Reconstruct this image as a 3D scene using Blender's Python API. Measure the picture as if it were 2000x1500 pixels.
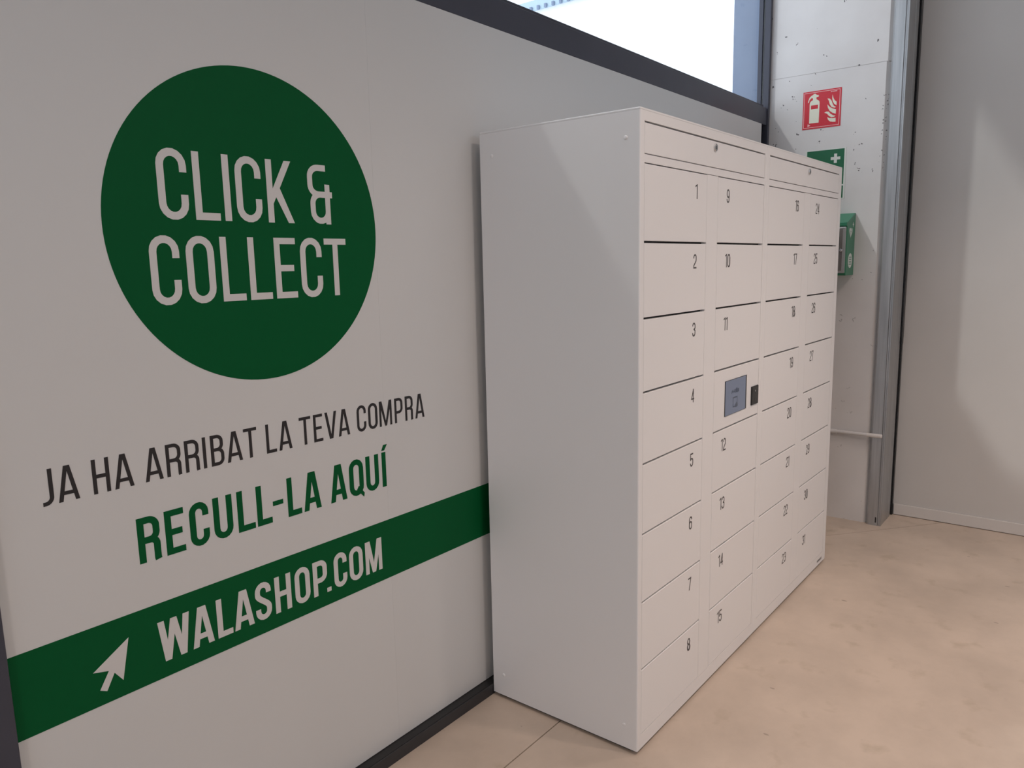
import bpy, bmesh, math
from mathutils import Matrix, Vector

for o in list(bpy.data.objects):
    bpy.data.objects.remove(o)
scn = bpy.context.scene
COL = scn.collection

# ------------------------------------------------------------------ camera
def make_camera():
    cam = bpy.data.cameras.new('camera')
    cam.sensor_fit = 'HORIZONTAL'; cam.sensor_width = 36.0
    cam.lens = 1478.705 / 2000 * 36.0
    cam.clip_start = 0.02; cam.clip_end = 200
    o = bpy.data.objects.new('camera', cam); COL.objects.link(o)
    yaw, pitch, roll = 0.67294, 0.15652, 0.02097
    cy, sy, cp, sp = math.cos(yaw), math.sin(yaw), math.cos(pitch), math.sin(pitch)
    f = Vector((cy*cp, sy*cp, -sp)); r = Vector((sy, -cy, 0)); d = f.cross(r)
    cr, sr = math.cos(roll), math.sin(roll)
    r2 = cr*r + sr*d; d2 = -sr*r + cr*d
    m = Matrix.Identity(4)
    for i in range(3):
        m[i][0] = r2[i]; m[i][1] = -d2[i]; m[i][2] = -f[i]
    m.translation = Vector((-1.92019, -1.64577, 1.52988))
    o.matrix_world = m
    scn.camera = o
make_camera()

# ------------------------------------------------------------------ world, sun, lamps, exposure
SKY = 2.0
world = bpy.data.worlds.new('daylight'); scn.world = world; world.use_nodes = True
bg = world.node_tree.nodes['Background']
bg.inputs[0].default_value = (0.83, 0.89, 1.0, 1); bg.inputs[1].default_value = SKY

SUN_DIR = Vector((1.0, -1.05, -1.68)).normalized()
sun = bpy.data.lights.new('sun', 'SUN'); sun.energy = 1.1; sun.angle = math.radians(2.4)
sun.color = (1.0, 0.96, 0.92)
so = bpy.data.objects.new('sun', sun); COL.objects.link(so)
so.rotation_euler = SUN_DIR.to_track_quat('-Z', 'Y').to_euler(); so.location = (0, 6, 9)

LAMP_COLOR = (1.0, 0.795, 0.68)
LAMPS = [  # added unseen pendant downlights: x, y, watts, cone in degrees
    (0.95, -1.95, 10, 138), (-0.05, -1.95, 80, 132), (0.70, -2.60, 100, 105),
    (-3.60, -1.25, 92, 138), (-1.00, -1.60, 16, 138), (1.50, -1.75, 60, 100),
]
CEIL = 4.6
LAMP_Z = 3.45
scn.view_settings.view_transform = 'Standard'; scn.view_settings.look = 'None'
scn.view_settings.exposure = 0.0; scn.view_settings.gamma = 1.0
scn.view_settings.use_curve_mapping = False

# ------------------------------------------------------------------ materials
MATS = {}
def mat(name, col, rough=0.5, metal=0.0, spec=0.5, emit=None, noise=None, bump=None):
    """noise=(scale, amount) modulates the colour a little, bump=(scale, strength) adds fine relief."""
    if name in MATS: return MATS[name]
    m = bpy.data.materials.new(name); m.use_nodes = True
    nt = m.node_tree; b = nt.nodes['Principled BSDF']
    b.inputs['Base Color'].default_value = (*col, 1); b.inputs['Roughness'].default_value = rough
    b.inputs['Metallic'].default_value = metal; b.inputs['Specular IOR Level'].default_value = spec
    tc = nt.nodes.new('ShaderNodeTexCoord')
    if noise:
        n = nt.nodes.new('ShaderNodeTexNoise'); n.inputs['Scale'].default_value = noise[0]; n.inputs['Detail'].default_value = 4
        nt.links.new(tc.outputs['Object'], n.inputs['Vector'])
        r = nt.nodes.new('ShaderNodeValToRGB')
        lo = [c*(1-noise[1]) for c in col]; hi = [min(1, c*(1+noise[1])) for c in col]
        r.color_ramp.elements[0].position = 0.3; r.color_ramp.elements[0].color = (*lo, 1)
        r.color_ramp.elements[1].position = 0.7; r.color_ramp.elements[1].color = (*hi, 1)
        nt.links.new(n.outputs[0], r.inputs[0]); nt.links.new(r.outputs[0], b.inputs['Base Color'])
    if bump:
        n2 = nt.nodes.new('ShaderNodeTexNoise'); n2.inputs['Scale'].default_value = bump[0]
        nt.links.new(tc.outputs['Object'], n2.inputs['Vector'])
        bp = nt.nodes.new('ShaderNodeBump'); bp.inputs['Strength'].default_value = bump[1]; bp.inputs['Distance'].default_value = 0.002
        nt.links.new(n2.outputs[0], bp.inputs['Height']); nt.links.new(bp.outputs[0], b.inputs['Normal'])
    if emit:
        b.inputs['Emission Color'].default_value = (*emit[0], 1); b.inputs['Emission Strength'].default_value = emit[1]
    MATS[name] = m
    return m

M_PANEL = mat('white_vinyl_panel', (0.67, 0.675, 0.67), 0.42, noise=(1.2, 0.012))
M_GREEN = mat('green_vinyl', (0.0018, 0.094, 0.027), 0.50, spec=0.09)
M_WHITEVINYL = mat('white_vinyl_letters', (0.68, 0.67, 0.66), 0.42)
M_BLACK = mat('black_vinyl', (0.016, 0.014, 0.016), 0.45)
M_FRAME = mat('anthracite_aluminium', (0.050, 0.053, 0.075), 0.40, noise=(6, 0.06))
M_KICK = mat('anthracite_kick', (0.030, 0.030, 0.034), 0.45)
M_LOCKER = mat('white_powder_coat', (0.84, 0.835, 0.835), 0.36, bump=(900, 0.04))
M_DARK = mat('dark_gap', (0.035, 0.032, 0.033), 0.8)
M_NUM = mat('grey_print', (0.058, 0.052, 0.054), 0.5)
M_CHROME = mat('chrome', (0.62, 0.62, 0.63), 0.22, metal=1.0)
M_SCREEN = mat('screen_glass', (0.10, 0.12, 0.17), 0.12, emit=((0.30, 0.36, 0.52), 0.16))
M_SCRINK = mat('screen_ink', (0.03, 0.04, 0.06), 0.3, emit=((0.22, 0.27, 0.40), 0.10))
M_RUBBER = mat('black_plastic', (0.010, 0.010, 0.011), 0.35)
M_WHITE = mat('white_paint', (0.70, 0.68, 0.66), 0.6, noise=(3, 0.02))
M_ENDWALL = mat('off_white_paint', (0.56, 0.545, 0.525), 0.6, noise=(3, 0.02))
M_BASEB = mat('white_baseboard', (0.62, 0.595, 0.57), 0.45)
M_RED = mat('sign_red', (0.62, 0.018, 0.035), 0.4)
M_SIGNWHITE = mat('sign_luminous_white', (0.80, 0.80, 0.66), 0.45)
M_SIGNPINK = mat('sign_border', (0.85, 0.52, 0.52), 0.45)
M_SIGNGREEN = mat('sign_green', (0.008, 0.13, 0.055), 0.42)
M_SIGNEDGE = mat('sign_edge_white', (0.72, 0.74, 0.70), 0.45)
M_AED = mat('green_enamel', (0.030, 0.200, 0.110), 0.35)
M_AEDGLASS = mat('aed_window', (0.16, 0.15, 0.14), 0.12)
M_ALU = mat('brushed_aluminium', (0.55, 0.55, 0.54), 0.35, metal=0.9)
M_PIPE = mat('white_pvc', (0.72, 0.69, 0.66), 0.4)
M_LAMPBODY = mat('lamp_housing', (0.85, 0.85, 0.85), 0.4)
M_DIFF = mat('lamp_diffuser', (0.9, 0.9, 0.9), 0.5, emit=((1.0, 0.85, 0.72), 6.0))
M_FACADE = mat('pale_facade', (0.90, 0.90, 0.89), 0.7)
M_ROOFBAND = mat('pale_blue_band', (0.45, 0.58, 0.66), 0.6)
M_JAMB = mat('grey_blue_cladding', (0.19, 0.245, 0.35), 0.5, noise=(3, 0.06))

def galvanised():
    m = bpy.data.materials.new('galvanised_steel'); m.use_nodes = True; nt = m.node_tree
    b = nt.nodes['Principled BSDF']; b.inputs['Metallic'].default_value = 0.85
    tc = nt.nodes.new('ShaderNodeTexCoord'); mp = nt.nodes.new('ShaderNodeMapping')
    mp.inputs['Scale'].default_value = (30, 30, 1.2)
    n = nt.nodes.new('ShaderNodeTexNoise'); n.inputs['Scale'].default_value = 2.0; n.inputs['Detail'].default_value = 5
    nt.links.new(tc.outputs['Object'], mp.inputs[0]); nt.links.new(mp.outputs[0], n.inputs['Vector'])
    r = nt.nodes.new('ShaderNodeValToRGB')
    r.color_ramp.elements[0].position = 0.3; r.color_ramp.elements[0].color = (0.40, 0.41, 0.42, 1)
    r.color_ramp.elements[1].position = 0.75; r.color_ramp.elements[1].color = (0.54, 0.55, 0.56, 1)
    nt.links.new(n.outputs[0], r.inputs[0]); nt.links.new(r.outputs[0], b.inputs['Base Color'])
    r2 = nt.nodes.new('ShaderNodeMapRange'); r2.inputs[3].default_value = 0.30; r2.inputs[4].default_value = 0.48
    nt.links.new(n.outputs[0], r2.inputs[0]); nt.links.new(r2.outputs[0], b.inputs['Roughness'])
    return m
M_GALV = galvanised()

def concrete_paint():
    """white painted in-situ concrete: blow holes, denser near the free edge (y about -0.57, z 1.9 to 2.5)."""
    m = bpy.data.materials.new('painted_concrete'); m.use_nodes = True; nt = m.node_tree; L = nt.links
    b = nt.nodes['Principled BSDF']; b.inputs['Roughness'].default_value = 0.62
    geo = nt.nodes.new('ShaderNodeNewGeometry'); sep = nt.nodes.new('ShaderNodeSeparateXYZ')
    L.new(geo.outputs['Position'], sep.inputs[0])
    n = nt.nodes.new('ShaderNodeTexNoise'); n.inputs['Scale'].default_value = 3.0; n.inputs['Detail'].default_value = 6
    L.new(geo.outputs['Position'], n.inputs['Vector'])
    r = nt.nodes.new('ShaderNodeValToRGB')
    r.color_ramp.elements[0].position = 0.25; r.color_ramp.elements[0].color = (0.65, 0.63, 0.62, 1)
    r.color_ramp.elements[1].position = 0.75; r.color_ramp.elements[1].color = (0.75, 0.735, 0.725, 1)
    L.new(n.outputs[0], r.inputs[0])
    def holes(scale, thr, seed):
        v = nt.nodes.new('ShaderNodeTexVoronoi'); v.inputs['Scale'].default_value = scale
        mp = nt.nodes.new('ShaderNodeMapping'); mp.inputs['Location'].default_value = (seed, seed*1.7, seed*0.6)
        wob = nt.nodes.new('ShaderNodeTexNoise'); wob.inputs['Scale'].default_value = scale*2.5
        L.new(geo.outputs['Position'], wob.inputs['Vector'])
        ad = nt.nodes.new('ShaderNodeMixRGB'); ad.blend_type = 'LINEAR_LIGHT'; ad.inputs[0].default_value = 0.55/scale
        L.new(geo.outputs['Position'], mp.inputs[0]); L.new(mp.outputs[0], ad.inputs[1]); L.new(wob.outputs['Color'], ad.inputs[2])
        L.new(ad.outputs[0], v.inputs['Vector'])
        # radius varies per cell, most cells have none
        cs = nt.nodes.new('ShaderNodeSeparateColor'); L.new(v.outputs['Color'], cs.inputs[0])
        rad = nt.nodes.new('ShaderNodeMapRange'); rad.inputs[1].default_value = thr; rad.inputs[2].default_value = 1.0
        rad.inputs[3].default_value = 0.0; rad.inputs[4].default_value = 0.14 if scale < 40 else 0.36
        L.new(cs.outputs[0], rad.inputs[0])
        lt = nt.nodes.new('ShaderNodeMath'); lt.operation = 'LESS_THAN'
        L.new(v.outputs['Distance'], lt.inputs[0]); L.new(rad.outputs[0], lt.inputs[1])
        return lt.outputs[0]
    h1 = holes(17, 0.74, 3.1)
    h2 = holes(75, 0.10, 7.7)
    # band near the free edge
    by = nt.nodes.new('ShaderNodeMapRange'); by.inputs[1].default_value = -0.545; by.inputs[2].default_value = -0.60
    L.new(sep.outputs['Y'], by.inputs[0])
    bz = nt.nodes.new('ShaderNodeMapRange'); bz.inputs[1].default_value = 1.85; bz.inputs[2].default_value = 2.0; L.new(sep.outputs['Z'], bz.inputs[0])
    bz2 = nt.nodes.new('ShaderNodeMapRange'); bz2.inputs[1].default_value = 2.5; bz2.inputs[2].default_value = 2.35; L.new(sep.outputs['Z'], bz2.inputs[0])
    def mul(a, c):
        q = nt.nodes.new('ShaderNodeMath'); q.operation = 'MULTIPLY'; L.new(a, q.inputs[0]); L.new(c, q.inputs[1]); return q.outputs[0]
    band = mul(mul(by.outputs[0], bz.outputs[0]), bz2.outputs[0])
    clump = nt.nodes.new('ShaderNodeTexNoise'); clump.inputs['Scale'].default_value = 9.0; L.new(geo.outputs['Position'], clump.inputs['Vector'])
    gt = nt.nodes.new('ShaderNodeMath'); gt.operation = 'GREATER_THAN'
    sm_ = nt.nodes.new('ShaderNodeMath'); sm_.operation = 'MULTIPLY'; L.new(clump.outputs[0], sm_.inputs[0]); L.new(band, sm_.inputs[1])
    gt.inputs[1].default_value = 0.30; L.new(sm_.outputs[0], gt.inputs[0])
    h2b = mul(h2, gt.outputs[0])
    hz = nt.nodes.new('ShaderNodeMapRange'); hz.inputs[1].default_value = 1.0; hz.inputs[2].default_value = 1.7; hz.inputs[3].default_value = 0.25; L.new(sep.outputs['Z'], hz.inputs[0])
    h1 = mul(h1, hz.outputs[0])
    mx = nt.nodes.new('ShaderNodeMath'); mx.operation = 'MAXIMUM'; L.new(h1, mx.inputs[0]); L.new(h2b, mx.inputs[1])
    mixc = nt.nodes.new('ShaderNodeMixRGB'); L.new(mx.outputs[0], mixc.inputs[0]); L.new(r.outputs[0], mixc.inputs[1])
    mixc.inputs[2].default_value = (0.13, 0.12, 0.12, 1)
    L.new(mixc.outputs[0], b.inputs['Base Color'])
    bp = nt.nodes.new('ShaderNodeBump'); bp.inputs['Strength'].default_value = 0.25; bp.inputs['Distance'].default_value = 0.004
    n3 = nt.nodes.new('ShaderNodeTexNoise'); n3.inputs['Scale'].default_value = 14; n3.inputs['Detail'].default_value = 3
    L.new(geo.outputs['Position'], n3.inputs['Vector'])
    sb = nt.nodes.new('ShaderNodeMath'); sb.operation = 'SUBTRACT'; L.new(n3.outputs[0], sb.inputs[0]); L.new(mx.outputs[0], sb.inputs[1])
    L.new(sb.outputs[0], bp.inputs['Height']); L.new(bp.outputs[0], b.inputs['Normal'])
    return m
M_CONC = concrete_paint()

def floor_concrete():
    m = bpy.data.materials.new('polished_concrete_floor'); m.use_nodes = True; nt = m.node_tree; L = nt.links
    b = nt.nodes['Principled BSDF']
    geo = nt.nodes.new('ShaderNodeNewGeometry')
    n1 = nt.nodes.new('ShaderNodeTexNoise'); n1.inputs['Scale'].default_value = 2.3; n1.inputs['Detail'].default_value = 6; n1.inputs['Roughness'].default_value = 0.62
    n2 = nt.nodes.new('ShaderNodeTexNoise'); n2.inputs['Scale'].default_value = 9.0; n2.inputs['Detail'].default_value = 4
    for n in (n1, n2): L.new(geo.outputs['Position'], n.inputs['Vector'])
    r = nt.nodes.new('ShaderNodeValToRGB')
    r.color_ramp.elements[0].position = 0.30; r.color_ramp.elements[0].color = (0.460, 0.380, 0.312, 1)
    r.color_ramp.elements[1].position = 0.62; r.color_ramp.elements[1].color = (0.585, 0.485, 0.400, 1)
    L.new(n1.outputs[0], r.inputs[0])
    # ochre stains
    r2 = nt.nodes.new('ShaderNodeValToRGB')
    r2.color_ramp.elements[0].position = 0.60; r2.color_ramp.elements[0].color = (0, 0, 0, 1)
    r2.color_ramp.elements[1].position = 0.78; r2.color_ramp.elements[1].color = (0.6, 0.6, 0.6, 1)
    L.new(n2.outputs[0], r2.inputs[0])
    mx = nt.nodes.new('ShaderNodeMixRGB'); L.new(r2.outputs[0], mx.inputs[0]); L.new(r.outputs[0], mx.inputs[1]); mx.inputs[2].default_value = (0.36, 0.29, 0.21, 1)
    # small dark specks and scuffs
    v = nt.nodes.new('ShaderNodeTexVoronoi'); v.inputs['Scale'].default_value = 16
    mp = nt.nodes.new('ShaderNodeMapping'); mp.inputs['Scale'].default_value = (1.0, 0.45, 1.0); mp.inputs['Rotation'].default_value = (0, 0, 0.6)
    L.new(geo.outputs['Position'], mp.inputs[0]); L.new(mp.outputs[0], v.inputs['Vector'])
    cs = nt.nodes.new('ShaderNodeSeparateColor'); L.new(v.outputs['Color'], cs.inputs[0])
    rad = nt.nodes.new('ShaderNodeMapRange'); rad.inputs[1].default_value = 0.86; rad.inputs[2].default_value = 1.0; rad.inputs[3].default_value = 0; rad.inputs[4].default_value = 0.10
    L.new(cs.outputs[1], rad.inputs[0])
    lt = nt.nodes.new('ShaderNodeMath'); lt.operation = 'LESS_THAN'; L.new(v.outputs['Distance'], lt.inputs[0]); L.new(rad.outputs[0], lt.inputs[1])
    sc = nt.nodes.new('ShaderNodeMath'); sc.operation = 'MULTIPLY'; sc.inputs[1].default_value = 0.6; L.new(lt.outputs[0], sc.inputs[0])
    mx2 = nt.nodes.new('ShaderNodeMixRGB'); L.new(sc.outputs[0], mx2.inputs[0]); L.new(mx.outputs[0], mx2.inputs[1]); mx2.inputs[2].default_value = (0.20, 0.16, 0.12, 1)
    L.new(mx2.outputs[0], b.inputs['Base Color'])
    rr = nt.nodes.new('ShaderNodeMapRange'); rr.inputs[3].default_value = 0.34; rr.inputs[4].default_value = 0.55
    L.new(n2.outputs[0], rr.inputs[0]); L.new(rr.outputs[0], b.inputs['Roughness'])
    return m
M_FLOOR = floor_concrete()

def glass_mat():
    m = bpy.data.materials.new('window_glass'); m.use_nodes = True; nt = m.node_tree
    for n in list(nt.nodes):
        if n.type == 'BSDF_PRINCIPLED': nt.nodes.remove(n)
    out = [n for n in nt.nodes if n.type == 'OUTPUT_MATERIAL'][0]
    t = nt.nodes.new('ShaderNodeBsdfTransparent'); t.inputs[0].default_value = (0.95, 0.97, 0.98, 1)
    g = nt.nodes.new('ShaderNodeBsdfGlossy'); g.inputs['Roughness'].default_value = 0.02
    mx = nt.nodes.new('ShaderNodeMixShader'); mx.inputs[0].default_value = 0.07
    nt.links.new(t.outputs[0], mx.inputs[1]); nt.links.new(g.outputs[0], mx.inputs[2]); nt.links.new(mx.outputs[0], out.inputs[0])
    return m
M_GLASS = glass_mat()

# ------------------------------------------------------------------ mesh helpers
def link(name, me, m, parent=None):
    o = bpy.data.objects.new(name, me); COL.objects.link(o)
    if m is not None:
        me.materials.clear(); me.materials.append(m)
    if parent is not None: o.parent = parent
    return o

def bx(bm, x0, x1, y0, y1, z0, z1):
    v = [bm.verts.new(p) for p in ((x0,y0,z0),(x1,y0,z0),(x1,y1,z0),(x0,y1,z0),(x0,y0,z1),(x1,y0,z1),(x1,y1,z1),(x0,y1,z1))]
    for f in ((0,3,2,1),(4,5,6,7),(0,1,5,4),(1,2,6,5),(2,3,7,6),(3,0,4,7)):
        bm.faces.new([v[i] for i in f])

def finish(name, bm, m, parent=None, bevel=0.0, seg=2, smooth=False):
    if bevel > 0:
        bmesh.ops.bevel(bm, geom=list(bm.edges), offset=bevel, segments=seg, affect='EDGES', profile=0.5)
    bmesh.ops.recalc_face_normals(bm, faces=bm.faces)
    me = bpy.data.meshes.new(name); bm.to_mesh(me); bm.free()
    if smooth:
        for p in me.polygons: p.use_smooth = True
    return link(name, me, m, parent)

def box(name, b, m, parent=None, bevel=0.0, seg=2):
    bm = bmesh.new(); bx(bm, *b); return finish(name, bm, m, parent, bevel, seg)

def boxes(name, bs, m, parent=None):
    bm = bmesh.new()
    for b in bs: bx(bm, *b)
    return finish(name, bm, m, parent)

def cyl(name, p, axis, rad, length, m, parent=None, seg=24, dome=0.0, bevel=0.0):
    """cylinder from p along axis vector (unit)"""
    bm = bmesh.new(); ax = Vector(axis).normalized()
    q = ax.to_track_quat('Z', 'Y').to_matrix().to_4x4(); q.translation = Vector(p)
    rings = [(rad, 0), (rad, length - bevel)] + ([(rad - bevel, length)] if bevel > 0 else [])
    if dome > 0:
        rings = [(rad, 0), (rad, length)] + [(rad*math.cos(a), length + dome*math.sin(a)) for a in (0.4, 0.8, 1.2)]
    vs = []
    for (r, z) in rings:
        vs.append([bm.verts.new(q @ Vector((r*math.cos(2*math.pi*i/seg), r*math.sin(2*math.pi*i/seg), z))) for i in range(seg)])
    for a, b in zip(vs, vs[1:]):
        for i in range(seg):
            bm.faces.new((a[i], a[(i+1) % seg], b[(i+1) % seg], b[i]))
    bm.faces.new(vs[0][::-1]); bm.faces.new(vs[-1])
    return finish(name, bm, m, parent)

def tag(o, label=None, cat=None, group=None, kind=None):
    if label: o['label'] = label
    if cat: o['category'] = cat
    if group: o['group'] = group
    if kind: o['kind'] = kind
    return o

def empty(name, loc):
    o = bpy.data.objects.new(name, None); COL.objects.link(o); o.location = loc; o.empty_display_size = 0.1
    return o

def adopt(root):
    """children were modelled in world coordinates: keep them there under a root that stands elsewhere"""
    bpy.context.view_layer.update()
    for c in root.children: c.matrix_parent_inverse = root.matrix_world.inverted()

# map 2-D artwork (u right, v up, d towards the viewer) on to a surface
def on_wall(y0):
    return lambda u, v, d: (u, y0 - d, v)
def on_end(x0):
    return lambda u, v, d: (x0 - d, -u, v)

def polys_mesh(name, polys, mp, thick, m, parent=None):
    """each polygon becomes a thin raised plate; later polygons stand a hair prouder"""
    bm = bmesh.new()
    for k, poly in enumerate(polys):
        a = 0.0
        for i in range(len(poly)):
            x0, y0 = poly[i]; x1, y1 = poly[(i+1) % len(poly)]; a += x0*y1 - x1*y0
        if a < 0: poly = poly[::-1]
        t = thick + k*0.00003
        f = [bm.verts.new(mp(u, v, t)) for u, v in poly]
        g = [bm.verts.new(mp(u, v, 0)) for u, v in poly]
        bm.faces.new(f)
        n = len(f)
        for i in range(n):
            bm.faces.new((g[i], g[(i+1) % n], f[(i+1) % n], f[i]))
    me = bpy.data.meshes.new(name); bm.to_mesh(me); bm.free()
    return link(name, me, m, parent)

# ------------------------------------------------------------------ condensed sans alphabet (strokes -> polygons)
def arc(cx, cy, rx, ry, a0, a1, n=9):
    return [(cx + rx*math.cos(math.radians(a0 + (a1-a0)*i/n)), cy + ry*math.sin(math.radians(a0 + (a1-a0)*i/n))) for i in range(n+1)]

def stroke(pts, t, closed=False):
    """centre line -> list of quads with mitred joints"""
    P = []
    for p in pts:
        if not P or (abs(p[0]-P[-1][0]) + abs(p[1]-P[-1][1])) > 1e-7: P.append(p)
    if closed and abs(P[0][0]-P[-1][0]) + abs(P[0][1]-P[-1][1]) < 1e-7: P.pop()
    n = len(P); L, R = [], []
    for i in range(n):
        def dirn(a, b):
            dx, dy = b[0]-a[0], b[1]-a[1]; l = math.hypot(dx, dy); return dx/l, dy/l
        d0 = dirn(P[i-1], P[i]) if (i > 0 or closed) else None
        d1 = dirn(P[i], P[(i+1) % n]) if (i < n-1 or closed) else None
        if d0 is None: d0 = d1
        if d1 is None: d1 = d0
        nx, ny = -(d0[1]+d1[1]), d0[0]+d1[0]; l = math.hypot(nx, ny); nx /= l; ny /= l
        c = max(0.35, nx*(-d1[1]) + ny*d1[0]); k = t/2/c
        L.append((P[i][0]+nx*k, P[i][1]+ny*k)); R.append((P[i][0]-nx*k, P[i][1]-ny*k))
    if not closed:
        return [L + R[::-1]]
    return [[L[i], L[(i+1) % n], R[(i+1) % n], R[i]] for i in range(n)]

def rect(x0, x1, y0, y1): return [(x0, y0), (x1, y0), (x1, y1), (x0, y1)]

def glyph(ch, w, h, t):
    a = t/2; l, r, b, T = a, w-a, a, h-a
    R = (w-t)/2; Ry = min(R*1.05, h/2 - a)
    cx = w/2
    if ch == 'I': return [rect(0, w, 0, h)]
    if ch == '-': return [rect(0, w, 0.40*h, 0.40*h + 0.80*t)]
    if ch == '.': return [rect(0, w, 0, w*0.85)]
    if ch == 'L': return stroke([(l, h), (l, b), (w, b)], t)
    if ch == 'T': return [rect(0, w, h-0.95*t, h), rect(cx-a, cx+a, 0, h-0.5*t)]
    if ch == 'H': return [rect(0, t, 0, h), rect(w-t, w, 0, h), rect(t*0.5, w-t*0.5, h*0.5-a, h*0.5+a)]
    if ch == 'E': return [rect(0, t, 0, h), rect(a, w, 0, 0.95*t), rect(a, w, h-0.95*t, h), rect(a, w*0.89, h*0.5-0.47*t, h*0.5+0.47*t)]
    if ch == 'O': return stroke(arc(cx, T-Ry, R, Ry, 0, 180) + arc(cx, b+Ry, R, Ry, 180, 360), t, True)
    if ch == 'Q': return glyph('O', w, h, t) + [[(cx*1.02, t*1.1), (w*0.98, -0.085*h), (w*1.03, -0.085*h + t*0.75), (cx*1.3, t*1.75)]]
    if ch == 'C': return stroke([(r, h*0.675)] + arc(cx, T-Ry, R, Ry, 0, 180) + arc(cx, b+Ry, R, Ry, 180, 360) + [(r, h*0.36)], t)
    if ch == 'U': return stroke([(l, h)] + arc(cx, b+Ry, R, Ry, 180, 360) + [(r, h)], t)
    if ch == 'J':
        q = min(w-t, 0.013*h/0.0745)
        return stroke([(r, h)] + arc(r-q, b+q, q, q, 0, -90) + [(0, b)], t)
    if ch in 'AV':
        top = 1.45*t; xa = (w-top)/2; hi = min((w/2-t)*h/xa, h-0.4*t)
        pl = [(0, 0), (t*1.02, 0), (w/2, hi), (w/2, h), (xa, h)]
        polys = [pl, [(w-x, y) for x, y in pl]]
        if ch == 'A':
            y0, y1 = 0.185*h, 0.185*h + 0.95*t
            i0, i1 = t*0.8 + y0*xa/h, t*0.8 + y1*xa/h
            polys.append([(i0, y0), (w-i0, y0), (w-i1, y1), (i1, y1)])
        else:
            polys = [[(x, h-y) for x, y in p] for p in polys]
        return polys
    if ch == 'W':
        s = w/4.0; k = 1.05*t
        def dg(x0, x1): return [(x0, h), (x0+k, h), (x1+k, 0), (x1, 0)]
        x1 = w*0.155; xm = w/2 - k/2; x2 = w - x1 - k
        return [dg(0, x1), [(xm, h), (xm+k, h), (x1+k, 0), (x1, 0)], dg(xm, x2), [(w-k, h), (w, h), (x2+k, 0), (x2, 0)]]
    if ch == 'M':
        xm = w/2
        return [rect(0, 0.92*t, 0, h), rect(w-0.92*t, w, 0, h),
                [(0.1*t, h), (1.25*t, h), (xm+0.42*t, 0.0), (xm-0.42*t, 0.0)], [(w-0.1*t, h), (w-1.25*t, h), (xm-0.42*t, 0.0), (xm+0.42*t, 0.0)]]
    if ch == 'K':
        return [rect(0, t, 0, h), [(t*0.95, 0.29*h), (w*0.965, h), (w*0.965-1.15*t, h), (t*0.95, 0.53*h)],
                [(w-1.05*t, 0), (w, 0), (w*0.45, 0.60*h), (w*0.285, 0.46*h)]]
    if ch in 'PRB':
        m = 0.485*h if ch != 'P' else 0.43*h
        if ch == 'B': m = 0.52*h
        q = min(R*0.95, (T-m)/2); rr = r if ch != 'B' else r - 0.04*w
        out = [rect(0, t, 0, h)] + stroke([(a, T)] + arc(rr-q, T-q, q, q, 90, 0) + arc(rr-q, m+q, q, q, 0, -90) + [(a, m)], t)
        if ch == 'R':
            q2 = q*0.8
            out += stroke([(w*0.35, m)] + arc(r-q2-0.01*w, m-q2, q2, q2, 90, 0) + [(r-0.01*w, 0.05*h), (r+0.01*w, 0)], t)
        if ch == 'B':
            q2 = min(R*0.95, (m-b)/2)
            out += stroke([(a, m)] + arc(r-q2, m-q2, q2, q2, 90, 0) + arc(r-q2, b+q2, q2, q2, 0, -90) + [(a, b)], t)
        return out
    if ch == 'S':
        n = 14; mid = []
        y0, y1 = T-Ry-0.07*h, b+Ry+0.07*h
        for i in range(1, n):
            s = i/n; e = s*s*(3-2*s)
            mid.append((l + (r-l)*e, y0 + (y1-y0)*s))
        return stroke([(r, h*0.70)] + arc(cx, T-Ry, R, Ry, 0, 180) + [(l, y0)] + mid + [(r, y1)] + arc(cx, b+Ry, R, Ry, 0, -180) + [(l, h*0.31)], t)
    if ch == '&':
        xs = 0.80*w; m = 0.50*h; tt = 0.92*t; q = 0.5*t; rr = (xs - l)/2
        c2 = (l+xs)/2
        p1 = stroke([(0.76*w, h-q)] + arc(c2-0.02*w, T-rr*0.9, rr, rr*0.9, 90, 180) + arc(c2-0.02*w, m+rr*0.9, rr, rr*0.9, 180, 270) + [(w, m)], tt)
        l2 = l + 0.06*w; r3 = (xs-l2)/2; c3 = (l2+xs)/2
        p2 = stroke([(c3, m)] + arc(c3, m-r3, r3, r3, 90, 180) + arc(c3, b+r3, r3, r3, 180, 360) + [(xs, b+r3)], tt)
        return p1 + p2 + [rect(xs-tt/2, xs+tt/2, 0, 0.675*h)]
    if ch == '\u00cd':
        return [rect(0, w, 0, h), [(0.0, h*1.05), (0.75*w, h*1.05), (1.5*w, h*1.21), (0.55*w, h*1.21)]]
    # digits
    if ch == '0': return glyph('O', w, h, t)
    if ch == '1': return [rect(w*0.55, w*0.55+t, 0, h), [(w*0.1, h*0.80), (w*0.57, h*0.88), (w*0.57, h), (w*0.1, h*0.88)]]
    if ch == '2':
        return stroke([(l, h*0.70)] + arc(cx, T-Ry, R, Ry, 180, 0) + [(r, h*0.62), (r-0.05*w, h*0.52), (l+0.05*w, h*0.2), (l, b), (w, b)], t)
    if ch == '3':
        return stroke([(l, h*0.74)] + arc(cx, T-Ry, R, Ry, 180, 0) + [(r, h*0.60), (cx+0.12*w, h*0.52), (cx-0.05*w, h*0.515)], t) + \
               stroke([(cx-0.05*w, h*0.515), (cx+0.12*w, h*0.51), (r, h*0.43)] + arc(cx, b+Ry, R, Ry, 0, -180) + [(l, h*0.27)], t)
    if ch == '4': return [rect(w*0.60, w*0.60+t, 0, h), rect(0, w, h*0.22, h*0.22+0.85*t), [(0, h*0.22), (t, h*0.22), (w*0.60+t, h), (w*0.60, h)]]
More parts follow.
